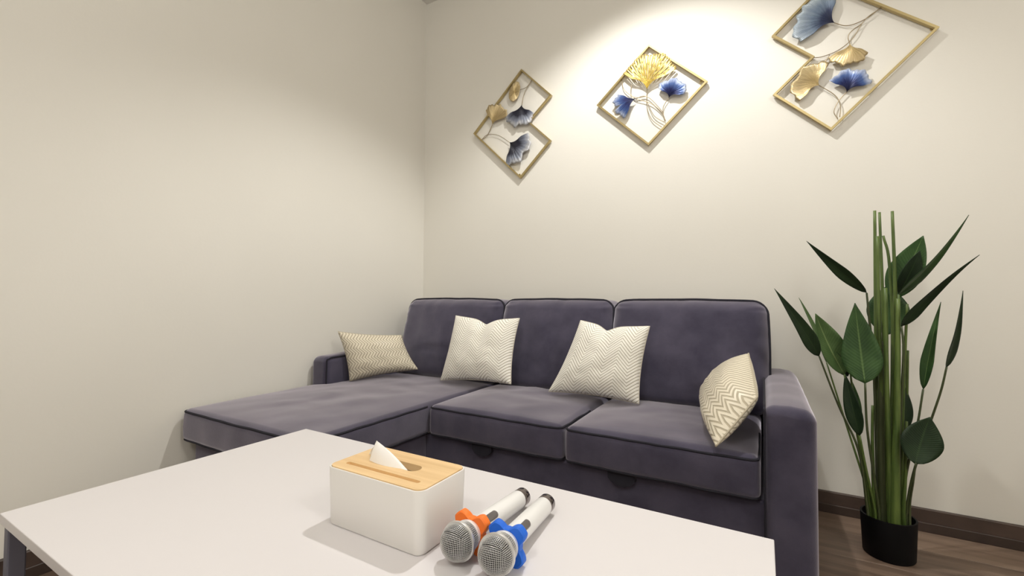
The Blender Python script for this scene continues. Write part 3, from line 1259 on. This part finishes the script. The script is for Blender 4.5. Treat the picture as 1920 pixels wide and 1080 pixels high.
leaf((1590, 706, y0 - .01), (1543, 640, y0 - .05), .05, M_LEAF3, face=(-.3, -.9, -.2), bend=.005, peak=.5)
stalk([(1583, 702, y0 - .05), (1596, 760, y0 - .045), (1620, 880, y0 - .03), (1632, 955, y0 - .02)], .003, .005)
leaf((1622, 719, y0 - .09), (1603, 568, y0 - .07), .116, M_LEAF, face=(-.05, -1, .15), bend=-.008, peak=.3, fold=.10, tipp=1.45)
stalk([(1622, 719, y0 - .09), (1626, 805, y0 - .07), (1640, 900, y0 - .05), (1648, 960, y0 - .04)], .0032, .005, M_STALK2)
leaf((1672, 560, y0 + .06), (1731, 442, y0 + .02), .105, M_LEAF, face=(-.5, -.9, .1), bend=-.01, peak=.42, fold=.2)
stalk([(1672, 560, y0 + .06), (1672, 700, y0 + .04), (1668, 945, y0 + .02)], .003, .005)
leaf((1685, 552, y0 - .03), (1817, 403, y0 - .12), .054, M_LEAF, face=(.5, -.55, -.75), bend=.012, peak=.24, tipp=1.0)
leaf((1686, 551, y0 - .0), (1725, 470, y0 - .02), .06, M_LEAF3, face=(.3, -.9, .1), bend=.004, peak=.45)
stalk([(1685, 552, y0 - .03), (1683, 700, y0 - .01), (1684, 945, y0)], .0032, .006)
leaf((1690, 612, y0 - .06), (1837, 478, y0 - .16), .046, M_LEAF3, face=(.4, -.75, -.5), bend=-.012, peak=.2, tipp=1.05)
stalk([(1690, 612, y0 - .06), (1694, 660, y0 - .06), (1688, 800, y0 - .03), (1686, 950, y0 - .01)], .003, .005, M_STALK2)
leaf((1731, 730, y0 - .04), (1764, 566, y0 - .05), .034, M_LEAF, face=(-.5, -.8, 0), bend=.008, peak=.33, fold=.5, tipp=1.1)
stalk([(1731, 730, y0 - .04), (1720, 797, y0 - .04), (1700, 885, y0 - .02), (1692, 955, y0 - .01)], .003, .005, M_STALK2)
leaf((1774, 690, y0 - .06), (1806, 545, y0 - .10), .040, M_LEAF3, face=(.7, -.7, -.2), bend=.006, peak=.25, tipp=1.1)
stalk([(1775, 688, y0 - .06), (1763, 737, y0 - .05), (1738, 810, y0 - .03), (1712, 890, y0 - .02), (1700, 955, y0)], .003, .0045, M_STALK2)
leaf((1716, 870, y0 - .10), (1744, 782, y0 - .07), .112, M_LEAF3, face=(.15, -1, .2), bend=-.008, peak=.46, fold=.12)
stalk([(1717, 868, y0 - .10), (1712, 905, y0 - .09), (1706, 945, y0 - .05)], .0026, .004, M_STALK2)
leaf((1612, 817, y0 - .06), (1584, 700, y0 - .05), .05, M_LEAF3, face=(-.3, -.9, 0), bend=.006, peak=.35)
stalk([(1612, 817, y0 - .06), (1624, 880, y0 - .05), (1640, 955, y0 - .04)], .003, .005)
leaf((1697, 808, y0 + .02), (1697, 725, y0 + .03), .04, M_LEAF3, face=(.3, -.9, 0), bend=.004)
leaf((1664, 628, y0 + .09), (1664, 535, y0 + .10), .125, M_LEAF, face=(0, -1, .1), bend=-.004, peak=.5, fold=.1)
stalk([(1664, 628, y0 + .09), (1664, 760, y0 + .06), (1666, 945, y0 + .03)], .003, .005)
leaf((1608, 800, y0 + .03), (1598, 715, y0 + .06), .035, M_LEAF, face=(.5, -.8, 0), bend=.004)
